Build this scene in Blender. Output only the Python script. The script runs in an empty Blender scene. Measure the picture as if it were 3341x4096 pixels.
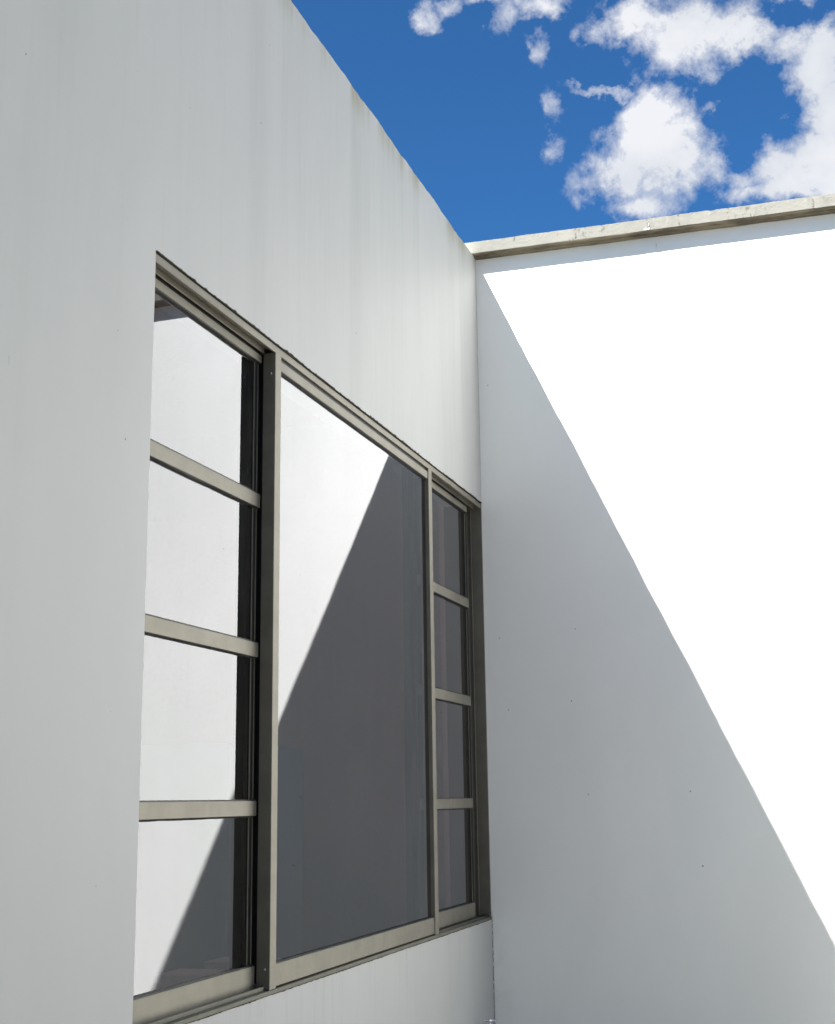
import bpy, bmesh, math, random
from mathutils import Vector, Matrix, noise

random.seed(7)
R = math.radians
C = bpy.context.scene.collection
SC = bpy.context.scene
Z0 = 1.6                      # the camera stands 1.6 m above the ground; heights below are measured from the camera

# ------------------------------------------------------------------ camera
cam = bpy.data.cameras.new('camera')
cam_o = bpy.data.objects.new('camera', cam); C.objects.link(cam_o)
fw = Vector((-0.29874627, 0.93036063, 0.21255532))
rt = Vector((0.95112496, 0.30850897, -0.01354737))
up = Vector((0.07817916, -0.19811944, 0.97705512))
M = Matrix((rt, up, -fw)).transposed().to_4x4()
M.translation = Vector((1.7, -6.36349, 1.6))
cam_o.matrix_world = M
cam.sensor_fit = 'HORIZONTAL'; cam.sensor_width = 36; cam.lens = 57.10
cam.clip_start = 0.05; cam.clip_end = 2000
SC.camera = cam_o

# ------------------------------------------------------------------ light and exposure
SUN_TO = Vector((-0.4555, -0.711, 1.0)).normalized()
SUN_EL = math.asin(SUN_TO.z); SUN_AZ = math.atan2(SUN_TO.x, SUN_TO.y)
SKY_STRENGTH = 0.05
SUN_STRENGTH = 5.0
EXPOSURE = 2.42
SC.view_settings.view_transform = 'Standard'
SC.view_settings.look = 'None'
SC.view_settings.exposure = EXPOSURE
SC.view_settings.gamma = 1

sl = bpy.data.lights.new('sun', 'SUN'); sl.energy = SUN_STRENGTH; sl.angle = R(0.5); sl.color = (1.0, 0.985, 0.962)
so = bpy.data.objects.new('sun', sl); C.objects.link(so)
so.rotation_euler = SUN_TO.to_track_quat('Z', 'Y').to_euler(); so.location = (-4, -8, 12)


class NT:
    """small helper for writing node trees"""
    def __init__(s, tree): s.t = tree; s.n = tree.nodes; s.l = tree.links
    def add(s, typ, **kw):
        n = s.n.new(typ)
        for k, v in kw.items(): setattr(n, k, v)
        return n
    def put(s, sock, v):
        if v is None: return
        if isinstance(v, bpy.types.NodeSocket): s.l.new(v, sock)
        else: sock.default_value = v
    def m(s, op, a, b=None, c=None, clamp=False):
        n = s.add('ShaderNodeMath', operation=op, use_clamp=clamp)
        for i, v in enumerate((a, b, c)): s.put(n.inputs[i], v)
        return n.outputs[0]
    def noise(s, vec, scale, detail=4, rough=.5, dist=0, w=None):
        n = s.add('ShaderNodeTexNoise')
        if w is not None: n.noise_dimensions = '4D'; n.inputs['W'].default_value = w
        s.put(n.inputs['Vector'], vec); n.inputs['Scale'].default_value = scale
        n.inputs['Detail'].default_value = detail; n.inputs['Roughness'].default_value = rough
        n.inputs['Distortion'].default_value = dist
        return n.outputs['Fac']
    def ramp(s, v, a, b, lo=0., hi=1., smooth=True):
        n = s.add('ShaderNodeMapRange'); n.clamp = True
        n.interpolation_type = 'SMOOTHSTEP' if smooth else 'LINEAR'
        s.put(n.inputs['Value'], v)
        for k, x in (('From Min', a), ('From Max', b), ('To Min', lo), ('To Max', hi)): s.put(n.inputs[k], x)
        return n.outputs['Result']
    def mix(s, f, a, b, blend='MIX'):
        n = s.add('ShaderNodeMix', data_type='RGBA', blend_type=blend)
        s.put(n.inputs[0], f); s.put(n.inputs[6], a); s.put(n.inputs[7], b)
        return n.outputs[2]
    def scale(s, vec, x, y, z, ox=0, oy=0, oz=0):
        n = s.add('ShaderNodeMapping'); s.put(n.inputs[0], vec)
        n.inputs['Scale'].default_value = (x, y, z); n.inputs['Location'].default_value = (ox, oy, oz)
        return n.outputs[0]
    def sep(s, vec):
        n = s.add('ShaderNodeSeparateXYZ'); s.put(n.inputs[0], vec); return n.outputs


# ---- sky: Nishita with broken cumulus mixed in by direction
world = bpy.data.worlds.new('World'); SC.world = world; world.use_nodes = True
w = NT(world.node_tree); w.n.clear()
sky = w.add('ShaderNodeTexSky', sky_type='NISHITA'); sky.sun_disc = False
sky.sun_elevation = SUN_EL; sky.sun_rotation = SUN_AZ % (2 * math.pi)
sky.altitude = 1500; sky.air_density = 1.0; sky.dust_density = 3.2; sky.ozone_density = 2.0
tc = w.add('ShaderNodeTexCoord'); D = tc.outputs['Generated']
dx, dy, dz = w.sep(D)
DEG = 180 / math.pi
warp = w.add('ShaderNodeTexNoise'); w.put(warp.inputs['Vector'], D)
warp.inputs['Scale'].default_value = 26; warp.inputs['Detail'].default_value = 6; warp.inputs['Roughness'].default_value = .6
wr = w.sep(warp.outputs['Color'])
az = w.m('MULTIPLY_ADD', w.m('ARCTAN2', dx, dy), DEG, w.m('MULTIPLY_ADD', wr[0], 3.2, -1.6))
el = w.m('MULTIPLY_ADD', w.m('ARCSINE', dz), DEG, w.m('MULTIPLY_ADD', wr[1], 3.2, -1.6))
# each cloud: azimuth, elevation, half width, half height (degrees), strength
CLOUDS = [
 (-6.93, 32.30, 1.68, 0.95, 1.50), (-4.98, 31.64, 1.90, 1.30, 1.56), (-3.23, 31.44, 1.34, 1.05, 1.32), (-1.84, 30.87, 1.56, 0.61, 1.26), (-0.20, 30.52, 1.34, 0.80, 1.20), (1.05, 29.35, 1.34, 1.43, 1.44),
 (-0.10, 32.24, 1.12, 0.53, 0.96), (-1.86, 32.41, 0.67, 0.34, 0.68), (-6.70, 28.54, 1.30, 0.99, 1.56), (-6.67, 27.19, 1.90, 1.15, 1.68), (-8.15, 26.37, 1.68, 0.80, 1.26), (-5.73, 26.34, 1.68, 1.11, 1.56),
 (-9.53, 26.08, 1.01, 0.65, 0.77), (-7.12, 25.12, 1.38, 0.65, 1.14), (-4.21, 25.96, 1.12, 0.80, 1.02), (-5.37, 27.93, 0.71, 0.92, 0.90), (-8.58, 29.58, 1.30, 0.21, 0.82), (-7.17, 29.93, 0.44, 0.30, 0.46),
 (-3.88, 28.56, 0.67, 0.29, 0.63), (1.28, 27.70, 1.07, 1.53, 1.56), (0.85, 25.91, 1.56, 1.30, 1.68), (-0.92, 25.79, 1.30, 0.80, 1.26), (-2.25, 25.53, 1.12, 0.73, 1.08), (-2.30, 24.77, 1.38, 0.57, 1.08),
 (-0.53, 24.79, 1.79, 0.69, 1.38), (1.33, 24.62, 1.34, 0.95, 1.68), (-11.15, 28.92, 0.48, 0.79, 0.52), (-11.46, 27.79, 0.44, 0.99, 0.52), (-11.80, 31.09, 0.54, 0.70, 0.59), (-9.67, 31.74, 0.44, 0.50, 0.58),
 (-17.01, 33.00, 0.60, 0.53, 0.77), (-17.63, 33.79, 0.76, 0.45, 0.52), (-15.68, 33.22, 1.01, 0.42, 0.68), (-14.13, 33.42, 1.68, 0.34, 0.98), (-13.30, 32.57, 0.70, 0.84, 0.62), (-11.84, 32.96, 1.34, 0.53, 0.98),
 (-10.62, 33.23, 0.89, 0.27, 0.68), (-1.41, 28.72, 1.56, 1.05, -0.45), (-3.02, 32.07, 0.44, 0.55, -0.40), (-0.22, 31.70, 0.64, 0.30, -0.45), (1.81, 31.89, 0.57, 0.55, -0.50), (-2.55, 26.13, 0.44, 0.35, -0.30),
 (0.93, 31.09, 0.57, 0.35, -0.25), (-8.09, 27.33, 0.44, 0.35, -0.30),
 (14, 30, 8, 5, 1.2), (34, 40, 14, 9, 1.2), (-60, 52, 16, 10, 1.1), (95, 38, 34, 14, 1.3), (165, 48, 34, 16, 1.3), (60, 20, 18, 6, 1.2), (130, 16, 24, 6, 1.1), (-120, 58, 24, 10, 1.1), (-165, 14, 24, 5, 1.0)]  # last row: unseen clouds added outside the view to whiten the ambient light
dens = hole = None
for a, e, ra, re, st in CLOUDS:
    q = w.m('ADD', w.m('POWER', w.m('DIVIDE', w.m('SUBTRACT', az, a), ra), 2), w.m('POWER', w.m('DIVIDE', w.m('SUBTRACT', el, e), re), 2))
    g = w.m('MULTIPLY', w.m('EXPONENT', w.m('MULTIPLY', q, -.7)), abs(st))
    if st < 0: hole = g if hole is None else w.m('ADD', hole, g)
    else: dens = g if dens is None else w.m('SMOOTH_MAX', dens, g, .18)
dens = w.m('SUBTRACT', dens, hole)
fb = w.noise(D, 20, 10, .66, .25)
fb2 = w.noise(D, 55, 8, .66, .3, w=3.1)
gate = w.ramp(dens, .04, .40)
nz = w.m('MULTIPLY', w.m('ADD', w.m('MULTIPLY_ADD', fb, 2.1, -1.06), w.m('MULTIPLY_ADD', fb2, 1.35, -.68)), gate)
dn = w.m('ADD', dens, nz)
alpha = w.m('MULTIPLY', w.m('POWER', w.ramp(dn, .26, 1.10, smooth=False), 1.15), .97)
shade = w.ramp(w.m('ADD', w.noise(D, 8, 5, .55, .2, w=7.3), w.m('MULTIPLY', dn, .10)), .42, .70)
ccol = w.mix(shade, (0.72, 0.755, 0.82, 1), (0.91, 0.92, 0.955, 1))
CLOUD_GAIN = 2 ** -EXPOSURE / SKY_STRENGTH
ccol = w.mix(1.0, ccol, (CLOUD_GAIN,) * 3 + (1,), 'MULTIPLY')
skyc = w.mix(1.0, sky.outputs[0], (.165, .40, .60, 1), 'MULTIPLY')
bg = w.add('ShaderNodeBackground'); w.put(bg.inputs['Color'], w.mix(alpha, skyc, ccol)); bg.inputs['Strength'].default_value = SKY_STRENGTH
w.l.new(bg.outputs[0], w.add('ShaderNodeOutputWorld').inputs[0])

# ------------------------------------------------------------------ materials
def new_mat(name):
    m = bpy.data.materials.new(name); m.use_nodes = True
    t = NT(m.node_tree); t.n.clear()
    b = t.add('ShaderNodeBsdfPrincipled'); o = t.add('ShaderNodeOutputMaterial'); t.l.new(b.outputs[0], o.inputs[0])
    return m, t, b, o

def bump(t, b, h, strength, dist=.01):
    n = t.add('ShaderNodeBump'); n.inputs['Strength'].default_value = strength; n.inputs['Distance'].default_value = dist
    t.put(n.inputs['Height'], h); t.l.new(n.outputs[0], b.inputs['Normal'])

def obj_co(t): return t.add('ShaderNodeTexCoord').outputs['Object']

def specks(t, P, axis, scale, size, seed, keep, stretch=1.):
    """scattered small marks on a wall face; stretch > 1 draws them out vertically"""
    c3 = t.sep(P); cb = t.add('ShaderNodeCombineXYZ'); wob = t.noise(P, 160, 3, .6)
    t.put(cb.inputs[0], t.m('ADD', t.m('ADD', c3[axis], seed), t.m('MULTIPLY', wob, .004)))
    t.put(cb.inputs[1], t.m('ADD', t.m('DIVIDE', c3[2], stretch), t.m('MULTIPLY', wob, .003)))
    v = t.add('ShaderNodeTexVoronoi', voronoi_dimensions='2D'); t.put(v.inputs['Vector'], cb.outputs[0]); v.inputs['Scale'].default_value = scale
    c = t.sep(v.outputs['Color'])
    rad = t.m('MULTIPLY', t.m('MULTIPLY_ADD', c[1], .9, .25), size * scale)
    return t.m('MULTIPLY', t.m('LESS_THAN', v.outputs['Distance'], rad), t.m('GREATER_THAN', c[0], keep))

def plaster(name, base, along, top, streak=.12, seed=0., dirt_corner=False, mildew=.55):
    """painted render: along = axis along the wall, top = z of the wall top"""
    m, t, b, o = new_mat(name)
    P = obj_co(t); s = t.sep(P)
    u, z = s[along], s[2]
    cx = t.add('ShaderNodeCombineXYZ'); t.put(cx.inputs[0], u); t.put(cx.inputs[1], t.m('MULTIPLY', z, .045)); cx.inputs[2].default_value = seed
    st1 = t.noise(cx.outputs[0], 3.4, 6, .60)
    st2 = t.noise(cx.outputs[0], 26, 4, .6)
    cy = t.add('ShaderNodeCombineXYZ'); t.put(cy.inputs[0], u); t.put(cy.inputs[1], t.m('MULTIPLY', z, .5)); cy.inputs[2].default_value = seed + 4
    blot = t.noise(cy.outputs[0], 1.3, 5, .6, .4)
    near_top = t.ramp(t.m('ADD', z, t.m('MULTIPLY', st1, .9)), top - 1.9, top + .3)
    sk = t.m('MULTIPLY', t.ramp(st1, .47, .75), t.m('MULTIPLY_ADD', near_top, .8, .2))
    sk2 = t.m('MULTIPLY', t.ramp(st2, .5, .8), near_top)
    col = t.mix(t.ramp(blot, .3, .7), tuple(x * .955 for x in base) + (1,), tuple(min(1, x * 1.02) for x in base) + (1,))
    hue = t.noise(cy.outputs[0], .9, 3, .5)
    col = t.mix(1.0, col, t.mix(t.ramp(hue, .35, .65), (.99, 1.0, .988, 1), (1.0, .992, .995, 1)), 'MULTIPLY')
    col = t.mix(t.m('MULTIPLY', sk, streak * 1.6), col, tuple(x * .55 for x in base) + (1,))
    col = t.mix(t.m('MULTIPLY', sk2, streak), col, (base[0] * .6, base[1] * .59, base[2] * .54, 1))
    # mildew just under the top edge, breaking into short runs
    ed = t.m('MULTIPLY', t.ramp(t.m('ADD', z, t.m('MULTIPLY', st2, .16)), top - .06, top + .09), t.ramp(st1, .46, .62))
    col = t.mix(t.m('MULTIPLY', ed, mildew), col, (.26, .25, .17, 1))
    if along == 1:      # thin brown runs below the window sill
        below = t.m('MULTIPLY', t.ramp(z, Z0 - 1.15, Z0 - .56), t.m('MULTIPLY', t.ramp(st2, .50, .72), t.m('MULTIPLY', t.m('LESS_THAN', z, Z0 - .55), t.m('GREATER_THAN', u, -3.36))))
        col = t.mix(t.m('MULTIPLY', below, .13), col, (.20, .18, .14, 1))
    # marks: scuffs, fly specks
    fine = t.noise(P, 30, 5, .65)
    col = t.mix(t.ramp(fine, .66, .82, 0, .18), col, (.42, .42, .40, 1))
    col = t.mix(t.m('MULTIPLY', specks(t, P, along, 2.3, .0036, seed + 1.3, .62), .75), col, (.12, .11, .09, 1))
    col = t.mix(t.m('MULTIPLY', specks(t, P, along, 3.1, .0030, seed + 2.9, .6, 5.), .38), col, (.25, .23, .20, 1))
    if dirt_corner:
        c1 = t.noise(P, 34, 5, .7); c0 = t.noise(P, 5, 4, .6)
        line = t.m('MULTIPLY', t.m('LESS_THAN', t.m('ADD', u, t.m('MULTIPLY', t.m('SUBTRACT', c1, .5), .016)), .0050), t.ramp(z, 1.1, 1.0))
        col = t.mix(t.m('MULTIPLY', t.m('MULTIPLY', line, t.ramp(c1, .30, .55)), .8), col, (.09, .075, .06, 1))
        wide = t.m('MULTIPLY', t.ramp(u, .16, .0), t.m('MULTIPLY', t.ramp(c0, .42, .75), t.ramp(z, 1.25, .95)))
        col = t.mix(t.m('MULTIPLY', wide, .22), col, (.35, .31, .25, 1))
    t.put(b.inputs['Base Color'], col)
    b.inputs['Roughness'].default_value = .62; b.inputs['Specular IOR Level'].default_value = .35
    g = t.m('ADD', t.m('MULTIPLY', t.noise(P, 2.2, 3, .5), 3.0), t.m('ADD', t.m('MULTIPLY', t.noise(P, 9, 3, .5), .55), t.m('MULTIPLY', t.noise(P, 70, 4, .6), .10)))
    bump(t, b, g, .25, .006)
    return m

MAT = {}
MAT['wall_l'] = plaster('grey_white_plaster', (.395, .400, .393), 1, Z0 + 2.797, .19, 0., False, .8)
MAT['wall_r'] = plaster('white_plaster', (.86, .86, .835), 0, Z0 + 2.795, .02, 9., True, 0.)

def cream():
    m, t, b, o = new_mat('weathered_cream_paint')
    P = obj_co(t); s = t.sep(P)
    cx = t.add('ShaderNodeCombineXYZ'); t.put(cx.inputs[0], t.m('ADD', s[0], t.m('MULTIPLY', t.noise(P, 22, 3), .035))); t.put(cx.inputs[1], t.m('MULTIPLY', s[2], .6))
    n1 = t.noise(P, 3.2, 6, .65); n2 = t.noise(cx.outputs[0], 17, 5, .7); n3 = t.noise(P, 60, 5, .7)
    col = t.mix(t.ramp(n1, .3, .7), (.265, .256, .225, 1), (.31, .30, .265, 1))
    col = t.mix(t.m('MULTIPLY', t.ramp(n2, .50, .66), t.m('MULTIPLY', t.ramp(n1, .47, .60), .85)), col, (.075, .07, .055, 1))
    col = t.mix(t.m('MULTIPLY', t.ramp(n3, .58, .75), .35), col, (.17, .16, .12, 1))
    # vertical cracks at uneven spacing
    v = t.add('ShaderNodeTexVoronoi', voronoi_dimensions='1D', feature='DISTANCE_TO_EDGE'); v.inputs['Scale'].default_value = 3.6
    t.put(v.inputs['W'], t.m('ADD', s[0], t.m('MULTIPLY', t.noise(P, 45, 3), .02)))
    cr = t.m('MULTIPLY', t.ramp(v.outputs['Distance'], .030, .004), t.ramp(n3, .46, .60))
    col = t.mix(t.m('MULTIPLY', cr, .8), col, (.06, .055, .045, 1))
    t.put(b.inputs['Base Color'], col); b.inputs['Roughness'].default_value = .8
    bump(t, b, t.m('ADD', n3, t.m('MULTIPLY', n2, .6)), .4, .004)
    return m
MAT['cream'] = cream()

def soffit():
    m, t, b, o = new_mat('mottled_dark_beige')  # mottled beige, darker than the coping front
    P = obj_co(t); n1 = t.noise(t.scale(P, .35, 1, 1), 14, 6, .65); n2 = t.noise(P, 70, 4, .6)
    col = t.mix(t.ramp(n1, .38, .62), (.05, .04, .025, 1), (.13, .11, .072, 1))
    col = t.mix(t.ramp(n2, .62, .75, 0, .6), col, (.07, .06, .04, 1))
    t.put(b.inputs['Base Color'], col); b.inputs['Roughness'].default_value = .85
    bump(t, b, n2, .4, .004)
    return m
MAT['soffit'] = soffit()

def alu(name, base, rough=.34, metal=.55):
    m, t, b, o = new_mat(name)
    P = obj_co(t)
    br = t.noise(t.scale(P, 1, .06, 1), 130, 4, .6); n = t.noise(P, 9, 5, .6); f = t.noise(P, 260, 3, .6)
    col = t.mix(t.ramp(n, .3, .7), tuple(x * .9 for x in base) + (1,), tuple(x * 1.08 for x in base) + (1,))
    col = t.mix(t.ramp(f, .68, .8, 0, .3), col, tuple(x * .5 for x in base) + (1,))
    t.put(b.inputs['Base Color'], col); b.inputs['Metallic'].default_value = metal
    t.put(b.inputs['Roughness'], t.m('ADD', rough - .08, t.m('ADD', t.m('MULTIPLY', br, .10), t.m('MULTIPLY', n, .08))))
    b.inputs['Specular IOR Level'].default_value = .5
    bump(t, b, t.m('ADD', br, f), .05, .001)
    return m
MAT['alu'] = alu('bronze_anodised_aluminium', (.215, .203, .170), .62, .8)
def flat(name, c, rough=.6, spec=.5, metal=0.):
    m, t, b, o = new_mat(name)
    n = t.noise(obj_co(t), 40, 4, .6)
    t.put(b.inputs['Base Color'], t.mix(n, tuple(x * .75 for x in c) + (1,), tuple(min(1, x * 1.25) for x in c) + (1,)))
    b.inputs['Roughness'].default_value = rough; b.inputs['Specular IOR Level'].default_value = spec; b.inputs['Metallic'].default_value = metal
    bump(t, b, n, .15, .002)
    return m
MAT['alu_dirty'] = alu('weathered_aluminium_sill', (.15, .148, .12), .7, .6)
MAT['rubber_shade'] = flat('black_rubber_and_shade', (.012, .012, .012), .5, .3)  # gasket rubber, and the black put in for shaded gaps and undersides
MAT['mould'] = flat('mouldy_sealant', (.03, .027, .02), .9, .1)
MAT['steel'] = flat('stainless_steel', (.55, .55, .55), .25, .5, 1.)
MAT['chrome'] = flat('chrome', (.75, .75, .76), .10, .5, 1.)
MAT['plaster_chip'] = flat('bare_white_plaster', (.8, .8, .78), .8, .2)
MAT['room'] = flat('room_paint', (.38, .265, .26), .9, .2)
MAT['roomfloor'] = flat('room_floor', (.14, .12, .11), .6, .3)
MAT['blue'] = flat('blue_grey_laminate', (.02, .09, .20), .5, .3)
MAT['card'] = flat('pale_card', (.62, .50, .44), .8, .2)
MAT['desk'] = flat('dark_wood', (.05, .045, .04), .6, .3)
MAT['backdrop'] = flat('dark_olive_backdrop', (.11, .115, .075), .9, .2)

def ground_mat():
    m, t, b, o = new_mat('concrete_paving')
    P = obj_co(t); n = t.noise(P, .6, 6, .6); f = t.noise(P, 40, 5, .65)
    c = t.mix(t.ramp(n, .3, .7), (.25, .235, .205, 1), (.30, .285, .25, 1)); c = t.mix(t.ramp(f, .5, .8, 0, .4), c, (.2, .19, .18, 1))
    t.put(b.inputs['Base Color'], c); b.inputs['Roughness'].default_value = .85; bump(t, b, f, .3, .004)
    return m
MAT['ground'] = ground_mat()

def glass():
    m = bpy.data.materials.new('tinted_window_glass'); m.use_nodes = True
    t = NT(m.node_tree); t.n.clear()
    P = obj_co(t)
    fr = t.add('ShaderNodeFresnel'); fr.inputs['IOR'].default_value = 2.02
    geo = t.add('ShaderNodeNewGeometry')
    fac = t.m('MULTIPLY', fr.outputs[0], t.m('SUBTRACT', 1, geo.outputs['Backfacing']))
    gl = t.add('ShaderNodeBsdfGlossy'); gl.inputs['Roughness'].default_value = .0; gl.inputs['Color'].default_value = (.95, .97, 1, 1)
    tr = t.add('ShaderNodeBsdfTransparent'); tr.inputs['Color'].default_value = (.70, .655, .675, 1)
    mx = t.add('ShaderNodeMixShader'); t.put(mx.inputs[0], fac); t.l.new(tr.outputs[0], mx.inputs[1]); t.l.new(gl.outputs[0], mx.inputs[2])
    # faint film of dust, drip marks and specks on the pane
    film = t.ramp(t.noise(t.scale(P, 1, 1, .12), 11, 5, .6), .45, .8, .0, .035)
    sp = t.m('MULTIPLY', specks(t, P, 1, 5., .0019, 5.5, .72, 4.), .35)
    df = t.add('ShaderNodeBsdfDiffuse'); df.inputs['Color'].default_value = (.33, .32, .30, 1)
    m2 = t.add('ShaderNodeMixShader'); t.put(m2.inputs[0], t.m('MULTIPLY', t.m('MAXIMUM', film, sp), t.m('SUBTRACT', 1, geo.outputs['Backfacing'])))
    t.l.new(mx.outputs[0], m2.inputs[1]); t.l.new(df.outputs[0], m2.inputs[2])
    o = t.add('ShaderNodeOutputMaterial'); t.l.new(m2.outputs[0], o.inputs[0])
    return m
MAT['glass'] = glass()

# ------------------------------------------------------------------ mesh helpers
def add_box(bm, x, y, z, bev=0., seg=1):
    """x, y, z are (min, max) pairs; z relative to the camera height"""
    vs = [bm.verts.new((x[i], y[j], z[k] + Z0)) for i in (0, 1) for j in (0, 1) for k in (0, 1)]
    F = [(0, 1, 3, 2), (4, 6, 7, 5), (0, 4, 5, 1), (2, 3, 7, 6), (0, 2, 6, 4), (1, 5, 7, 3)]
    fs = [bm.faces.new([vs[i] for i in f]) for f in F]
    if bev:
        es = list({e for f in fs for e in f.edges})
        bmesh.ops.bevel(bm, geom=es, offset=bev, segments=seg, profile=.6, affect='EDGES')

def add_prism(bm, prof, ax0, ax1, axis=1, n=1, disp=None):
    """extrude a closed profile along an axis in n steps; disp(i, t, co) moves the points"""
    rings = []
    for s in range(n + 1):
        a = ax0 + (ax1 - ax0) * s / n; ring = []
        for i, (p, q) in enumerate(prof):
            co = Vector((p, a, q + Z0)) if axis == 1 else Vector((a, p, q + Z0)) if axis == 0 else Vector((p, q, a + Z0))
            if disp: co = co + disp(i, a)
            ring.append(bm.verts.new(co))
        rings.append(ring)
    k = len(prof)
    for s in range(n):
        for i in range(k):
            j = (i + 1) % k
            bm.faces.new((rings[s][i], rings[s][j], rings[s + 1][j], rings[s + 1][i]))
    bm.faces.new(rings[0][::-1]); bm.faces.new(rings[-1])

def add_lathe(bm, prof, origin, axis, seg=20):
    """prof = [(radius, distance along the axis)]"""
    axis = Vector(axis).normalized(); a = axis.orthogonal().normalized(); b = axis.cross(a); o = Vector(origin)
    rings = []
    for r, h in prof:
        rings.append([bm.verts.new(o + axis * h + (a * math.cos(2 * math.pi * i / seg) + b * math.sin(2 * math.pi * i / seg)) * r) for i in range(seg)])
    for q, p in zip(rings, rings[1:]):
        for i in range(seg): bm.faces.new((q[i], q[(i + 1) % seg], p[(i + 1) % seg], p[i]))
    bm.faces.new(rings[0][::-1]); bm.faces.new(rings[-1])

def add_tube(bm, pts, rad, seg=14):
    pts = [Vector(p) for p in pts]; rings = []
    for i, p in enumerate(pts):
        d = (pts[min(i + 1, len(pts) - 1)] - pts[max(i - 1, 0)]).normalized()
        a = d.cross(Vector((0, 1, 0.01))).normalized(); b = d.cross(a)
        r = rad[i] if isinstance(rad, (list, tuple)) else rad
        rings.append([bm.verts.new(p + (a * math.cos(2 * math.pi * k / seg) + b * math.sin(2 * math.pi * k / seg)) * r) for k in range(seg)])
    for q, p in zip(rings, rings[1:]):
        for i in range(seg): bm.faces.new((q[i], q[(i + 1) % seg], p[(i + 1) % seg], p[i]))
    bm.faces.new(rings[0][::-1]); bm.faces.new(rings[-1])

def obj(name, bm, mat, parent=None, smooth=False, label=None, rotz=0):
    bmesh.ops.recalc_face_normals(bm, faces=bm.faces)
    me = bpy.data.meshes.new(name); bm.to_mesh(me); bm.free()
    me.materials.append(MAT[mat])
    if smooth: me.polygons.foreach_set('use_smooth', [True] * len(me.polygons))
    o = bpy.data.objects.new(name, me); C.objects.link(o)
    if parent: o.parent = parent
    if label: o['label'] = label
    if rotz: o.rotation_euler.z = rotz
    return o

def empty(name, label, cat, rotz=0, group=None):
    o = bpy.data.objects.new(name, None); C.objects.link(o); o.empty_display_size = .2
    o['label'] = label; o['category'] = cat; o.rotation_euler.z = rotz
    if group: o['group'] = group
    return o

def boxes(name, mat, parent, lst, bev=.0008, **kw):
    bm = bmesh.new()
    for x, y, z in lst: add_box(bm, x, y, z, bev)
    return obj(name, bm, mat, parent, **kw)

def n1(x, s=1., seed=0.): return noise.noise(Vector((x * s, seed, .37)))

# ------------------------------------------------------------------ setting: ground
bm = bmesh.new()
vs = [bm.verts.new(p) for p in ((-400, -400, 0), (400, -400, 0), (400, 400, 0), (-400, 400, 0))]
bm.faces.new(vs)
g = obj('ground', bm, 'ground'); g['kind'] = 'structure'

# ------------------------------------------------------------------ building with the window
HT, ZH, ZS, YJ = 2.797, 1.4728, -.5579, -3.3673
bld = empty('building', 'grey-white rendered building wall with a wide bronze framed window at its corner', 'building')

def top_disp(i, a):
    if i in (1, 2):      # the two top edges of the upper wall: hand-trowelled, slightly wavy and chipped
        z = .009 * n1(a, 2.1) + .006 * n1(a, 7, 3) + .003 * n1(a, 26, 5)
        c = n1(a, 14, 11 + i)
        if c > .42: z -= .010 * (c - .42)
        return Vector((.002 * n1(a, 6, 8), 0, z))
    if i == 0:           # edge above the window frame
        return Vector((0, 0, .0012 * n1(a, 12, 21) * min(1, max(0, (a - YJ) * 12))))
    return Vector((0, 0, 0))

bm = bmesh.new()
add_prism(bm, [(0, ZH), (0, HT), (-.2, HT), (-.2, ZH)], -14., .0, 1, 1400, top_disp)
def jamb_disp(i, a):
    return Vector((0, .0016 * n1(a, 4, 31) + .0010 * n1(a, 17, 32), 0)) if i == 1 else Vector((0, 0, 0))
add_prism(bm, [(0, -14.), (0, YJ), (-.2, YJ), (-.2, -14.)], -Z0 - .1, ZH, 2, 160, jamb_disp)
def sill_disp(i, a):
    return Vector((0, 0, .0010 * n1(a, 11, 41))) if i == 1 else Vector((0, 0, 0))
add_prism(bm, [(0, -Z0 - .1), (0, ZS), (-.2, ZS), (-.2, -Z0 - .1)], YJ, .0, 1, 260, sill_disp)
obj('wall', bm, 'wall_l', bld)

boxes('roof', 'room', bld, [((-7., -.2), (-14., .0), (1.95, 2.15))], 0)
boxes('room_wall', 'room', bld, [((-3.2, -3.1), (-7.9, -.1), (-1.5, 1.95)), ((-3.1, -.2), (-8.0, -7.9), (-1.5, 1.95)), ((-3.1, -.2005), (-.1, -.001), (-1.5, 1.95))], 0)
boxes('room_floor', 'roomfloor', bld, [((-3.2, -.2), (-8., .0), (-1.6, -1.5))], 0)

# window frame (part) with head, sill, end post and posts (sub-parts)
P1 = (-2.567, -2.521); P2 = (-.903, -.854); YR = -.002
frame = boxes('window_frame', 'alu', bld, [((-.011, -.003), (YJ + .001, YR - .009), (1.444, 1.468)), ((-.10, -.0112), (YJ + .001, YR - .009), (1.4615, 1.468)), ((-.0435, -.0405), (YJ + .001, P1[0] - .001), (1.4415, 1.4613)), ((-.0435, -.0405), (P2[1] + .001, YR - .01), (1.4415, 1.4613))], .0006)
boxes('sill', 'alu_dirty', frame, [((-.10, .003), (YJ + .001, YR), (-.5575, -.546)), ((-.026, -.016), (YJ + .001, P1[0] - .001), (-.546, -.534)),
                             ((-.10, -.088), (YJ + .001, YR), (-.546, -.530)), ((-.026, -.016), (P2[1] + .001, YR - .01), (-.546, -.541))], .001)
boxes('end_post', 'alu', frame, [((-.2, -.001), (YR - .008, YR), (-.546, 1.468)), ((-.0605, -.056), (YR - .013, YR - .0085), (-.546, 1.444))], .001)
for a, b in (P1, P2):
    po = boxes('post', 'alu', frame, [((-.044, 0), (a, b), (-.5455, 1.443))], .0012)
    boxes('gap_fill', 'rubber_shade', frame, [((-.11, -.0765), (a - .046, b + .004), (-.5295, 1.443)), ((-.0763, -.0445), (a + .012, b - .002), (-.5295, 1.443))], 0)  # black boxes added behind the posts to block the view into the room
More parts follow.
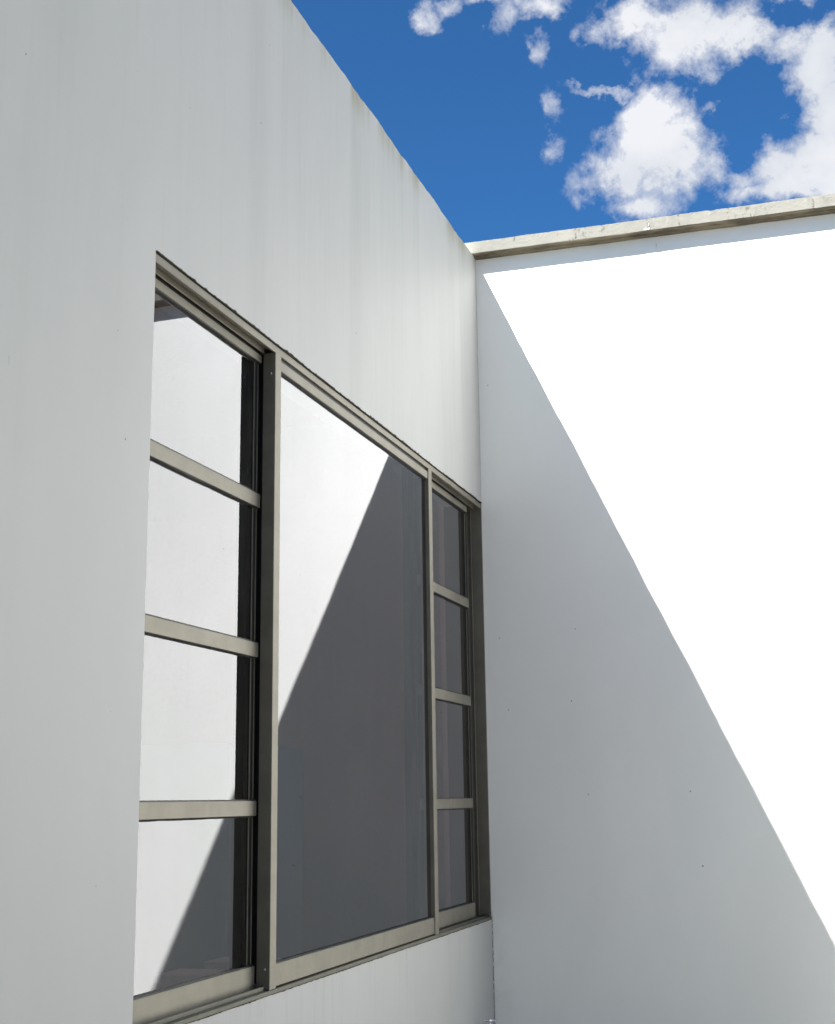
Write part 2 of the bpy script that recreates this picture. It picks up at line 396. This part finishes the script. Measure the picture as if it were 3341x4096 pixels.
def screw(y, x, z):
    bm = bmesh.new()
    add_lathe(bm, [(.0048, 0), (.0048, .0010), (.0040, .0022), (.0018, .0028)], (x, y, z + Z0), (0, -1, 0), 14)
    return obj('screw', bm, 'steel', frame, True)
for z in (1.372, -.487): screw(P1[0], -.017, z)

# dark sealant line round the frame, its outer edge ragged
def ragged(name, lst, mat='mould'):
    bm = bmesh.new()
    for (y0, y1, za, zb, amp, sgn, seed) in lst:
        n = int(abs(y1 - y0) / .004); prev = None
        for i in range(n + 1):
            y = y0 + (y1 - y0) * i / n
            e = max(0, .5 + .9 * n1(y, 7, seed)) * .5 + max(0, n1(y, 60, seed + 1)) * .8
            z2 = zb + sgn * amp * e
            q = [bm.verts.new((x, y, z + Z0)) for x, z in ((.0002, za), (.0016, za), (.0012, z2), (.0002, z2))]
            if prev:
                for k in range(4): bm.faces.new((prev[k], prev[(k + 1) % 4], q[(k + 1) % 4], q[k]))
            prev = q
    return obj(name, bm, mat, frame)
ragged('sealant', [(YJ + .002, -.004, 1.4685, 1.4725, .0075, 1, 50)])
ragged('sealant', [(YJ + .002, -.004, ZS + .0015, ZS - .0010, .0035, -1, 60)])
bm = bmesh.new()
add_box(bm, (-.09, -.0045), (YJ, -.004), (1.4678, 1.4733)); obj('packing', bm, 'mould', frame)

GL = -.062; GC = -.017
def sash(label, y0, y1, gx, rx, rails, bars, top_gap, stile=None):
    """window_sash with top and bottom rail, cross bars, stile, gaskets and one pane per field. gx: glass plane, rx: front of the rails"""
    s = boxes('window_sash', 'alu', bld, [((gx - .012, rx), (y0, y1), rails[1])], .0010, label=label)           # the sash's own mesh is its bottom rail
    boxes('rail', 'alu', s, [((gx - .012, rx), (y0, y1), rails[0])], .0010)
    boxes('gap_shade_strip', 'rubber_shade', s, [((gx - .012, rx - .008), (y0, y1), (rails[0][1] + .0002, top_gap + .0165))], 0)  # black strip standing in for the shade of the gap above the rail
    zz = [rails[0]] + bars + [rails[1]]
    for b in bars:
        boxes('cross_bar', 'alu', s, [((gx - .002, rx), (y0, y1), b)], .0010)
    if stile:
        a, b = stile
        # upright: gasket and recess shade in one black channel with two thin metal lips
        boxes('stile', 'rubber_shade', s, [((gx - .012, gx + .0020), (a, b), (rails[1][1], rails[0][0]))], .0006)
        boxes('stile_lip', 'alu', s, [((gx + .0022, gx + .0050), (a + .001, a + .0035), (rails[1][1] + .001, rails[0][0] - .001))], .0004)
        boxes('stile_lip', 'alu', s, [((gx + .0022, gx + .0060), (b - .012, b - .009), (rails[1][1] + .001, rails[0][0] - .001))], .0004)
    for k, (up_, lo_) in enumerate(zip(zz, zz[1:])):
        boxes('pane', 'glass', s, [((gx - .005, gx), (y0 + .002, stile[0] - .0005 if stile else y1 - .002), (lo_[1] - .004, up_[0] + .004))], 0)
        bm = bmesh.new()
        f = 3.0
        def gd(i, a): return Vector((0, 0, .0011 * n1(a, 9, 70 + k) + .0008 * max(0, n1(a, 23, 80 + k)))) if i in (0, 1) else Vector((0, 0, 0))
        add_prism(bm, [(gx + .0005, up_[0] - .0075 if k == 0 else up_[0] - .0055), (rx - .004, up_[0] - .0035), (rx - .0012, up_[0] - .0004), (gx + .0005, up_[0] - .0004)], y0 + .002, y1 - .003, 1, 60, gd)  # gasket drawn over the rail underside, its shade put in as black
        obj('gasket', bm, 'rubber_shade', s)
        boxes('gasket', 'rubber_shade', s, [((gx + .0005, rx - .0012), (y0 + .002, y1 - .003), (lo_[1] + .0002, lo_[1] + .0040))], 0)
    return s
BARS = [(.922, .966), (.443, .488), (-.040, .0045)]
sash('sash with three cross bars at the near end of the window', YJ + .01, P1[0] - .003, GL, -.048, [(1.409, 1.434), (-.543, -.4765)], BARS, 1.4436, (-2.606, -2.568))
sash('middle sash holding one large undivided pane', P1[1] + .0005, P2[0] - .0015, GC, -.004, [(1.395, 1.428), (-.5405, -.4765)], [], 1.4436)
sash('sash with three cross bars beside the corner', P2[0] + .01, -.112, GL, -.048, [(1.405, 1.434), (-.541, -.4735)], BARS, 1.4436, (-.127, -.075))

# things standing in the room, faintly visible through the glass
def cabinet():
    t = empty('cabinet', 'blue-grey cabinet standing in the dark room behind the window', 'cabinet')
    boxes('carcass', 'blue', t, [((-1.40, -.92), (-.97, -.17), (-1.5, .26))], .004)
    boxes('door', 'blue', t, [((-.918, -.90), (-.965, -.573), (-1.45, .255)), ], .003)
    boxes('door', 'blue', t, [((-.918, -.90), (-.567, -.175), (-1.45, .255)), ], .003)
cabinet()
t_ = empty('desk', 'dark desk under the window inside the room', 'desk')
boxes('desk_top', 'desk', t_, [((-.95, -.35), (-3.0, -1.25), (-.84, -.80))], .003)
for a in (-.90, -.40):
    for b in (-2.95, -1.30): boxes('leg', 'desk', t_, [((a - .02, a + .02), (b - .02, b + .02), (-1.5, -.84))], .002)
for y, lab in ((-1.80, 'pale cardboard box on the desk, the one nearer the camera'), (-1.42, 'pale cardboard box on the desk, the one nearer the corner')):
    o = boxes('cardboard_box', 'card', None, [((-.75, -.50), (y - .09, y + .09), (-.80, -.60))], .003)
    o['label'] = lab; o['category'] = 'box'; o['group'] = 'cardboard boxes on the desk'

# ------------------------------------------------------------------ courtyard wall with its coping
A = .02317
cw = empty('courtyard_wall', 'tall white plastered wall in full sun with a weathered cream coping', 'wall', A)
X1 = 6.
bm = bmesh.new()
add_prism(bm, [(0., -Z0 - .1), (0., 2.795), (.25, 2.795), (.25, -Z0 - .1)], -.25, X1, 0, 1)
obj('wall_face', bm, 'wall_r', cw)
def cop_disp(i, a):
    v = Vector((0, 0, 0))
    if i in (1, 2):
        v.z += .0020 * n1(a, 5, 90) + .0012 * n1(a, 40, 91)
        c = n1(a, 11, 92)
        if c > .38: v.z -= .028 * (c - .38)
    if i in (0, 3): v.z += .0022 * n1(a, 3, 93) + .0010 * n1(a, 22, 94)
    if i == 1: v.y += .0015 * n1(a, 4, 95)
    if i in (4, 5, 6): v.z += .0030 * n1(a, 2.1, 96 + i) + .0016 * n1(a, 9, 97)
    return v
bm = bmesh.new()
add_prism(bm, [(-.068, 2.804), (-.0885, 2.857), (.26, 2.857), (.26, 2.804)], -.2, X1, 0, 2200, cop_disp)
obj('coping', bm, 'cream', cw)
bm = bmesh.new()
def sof_disp(i, a):
    if i in (0, 1, 2, 3): return Vector((0, .002 * n1(a, 3, 101 + i), .0030 * n1(a, 2.1, 99) + .0018 * n1(a, 8, 100 + i)))
    return Vector((0, 0, 0))
add_prism(bm, [(-.0662, 2.8015), (-.042, 2.7985), (-.036, 2.7915), (-.0005, 2.7915), (-.0005, 2.8036), (-.0662, 2.8036)], -.19, X1, 0, 1200, sof_disp)
obj('moulding', bm, 'soffit', cw)
# broken corner of the coping with bare plaster showing, and a few lost flakes along its top
bm = bmesh.new()
def flake(x, y, z, sx, sz, seed):
    rnd = random.Random(seed); n = 9; vs = []
    for k in range(n):
        a = 2 * math.pi * k / n; r = rnd.uniform(.6, 1.15)
        vs.append((x + math.cos(a) * sx * r, z + math.sin(a) * sz * r))
    f0 = [bm.verts.new((p, y - (q - z) * .39, q + Z0)) for p, q in vs]; c = bm.verts.new((x, y - .006, z + Z0 + sz * .2))
    b0 = [bm.verts.new((p, y + .01, q + Z0)) for p, q in vs]
    for k in range(n):
        j = (k + 1) % n
        bm.faces.new((f0[k], f0[j], c)); bm.faces.new((f0[j], f0[k], b0[k], b0[j]))
for k, (x, z, sx, sz) in enumerate(((.905, 2.808, .010, .0045), (.922, 2.809, .007, .005), (.922, 2.828, .0015, .010)  )):
    flake(x, -.068 - (z - 2.804) * .39 - .0008, z, sx, sz, k)
obj('flake', bm, 'plaster_chip', cw)

# ------------------------------------------------------------------ tap in the corner
tap = empty('water_tap', 'small chrome water tap with a T-shaped handle low in the corner', 'tap')
tx, ty, tz = .062, -.315, -.9665 + Z0
bm = bmesh.new()
add_lathe(bm, [(.026, 0), (.026, .004), (.020, .009), (.012, .011)], (.0, ty, tz - .075), (1, 0, 0), 24)
add_tube(bm, [(.008, ty, tz - .075), (.062, ty, tz - .075), (.085, ty, tz - .078), (.100, ty, tz - .088), (.106, ty, tz - .105), (.106, ty, tz - .125)], [.0105, .0115, .0105, .0095, .0095, .0105])
add_lathe(bm, [(.0135, -.06), (.0135, -.042), (.0155, -.040), (.0155, -.030), (.011, -.028), (.0095, -.014), (.0045, -.012), (.0045, -.002)], (tx, ty, tz), (0, 0, 1), 20)
obj('tap_body', bm, 'chrome', tap, True)
bm = bmesh.new()
ax = rt.copy(); ax.z = 0; ax.normalize()
add_lathe(bm, [(.0042, -.0275), (.0052, -.0265), (.0050, -.022), (.0036, -.010), (.0044, -.0075), (.0070, -.0055), (.0076, 0), (.0070, .0055), (.0044, .0075), (.0036, .010), (.0050, .022), (.0052, .0265), (.0042, .0275)], (tx, ty, tz), ax, 20)
obj('handle', bm, 'chrome', tap, True)

# ------------------------------------------------------------------ unseen building added behind the camera to darken the frame's reflections
ob = empty('added_dark_building', 'dark olive building, unseen, added behind the camera to darken reflections', 'building')
bm = bmesh.new(); add_prism(bm, [(-12.5, -Z0 - .1), (-12.5, 5.4), (-20., 5.4), (-20., -Z0 - .1)], .5, 22., 0, 1); obj('wall', bm, 'backdrop', ob)
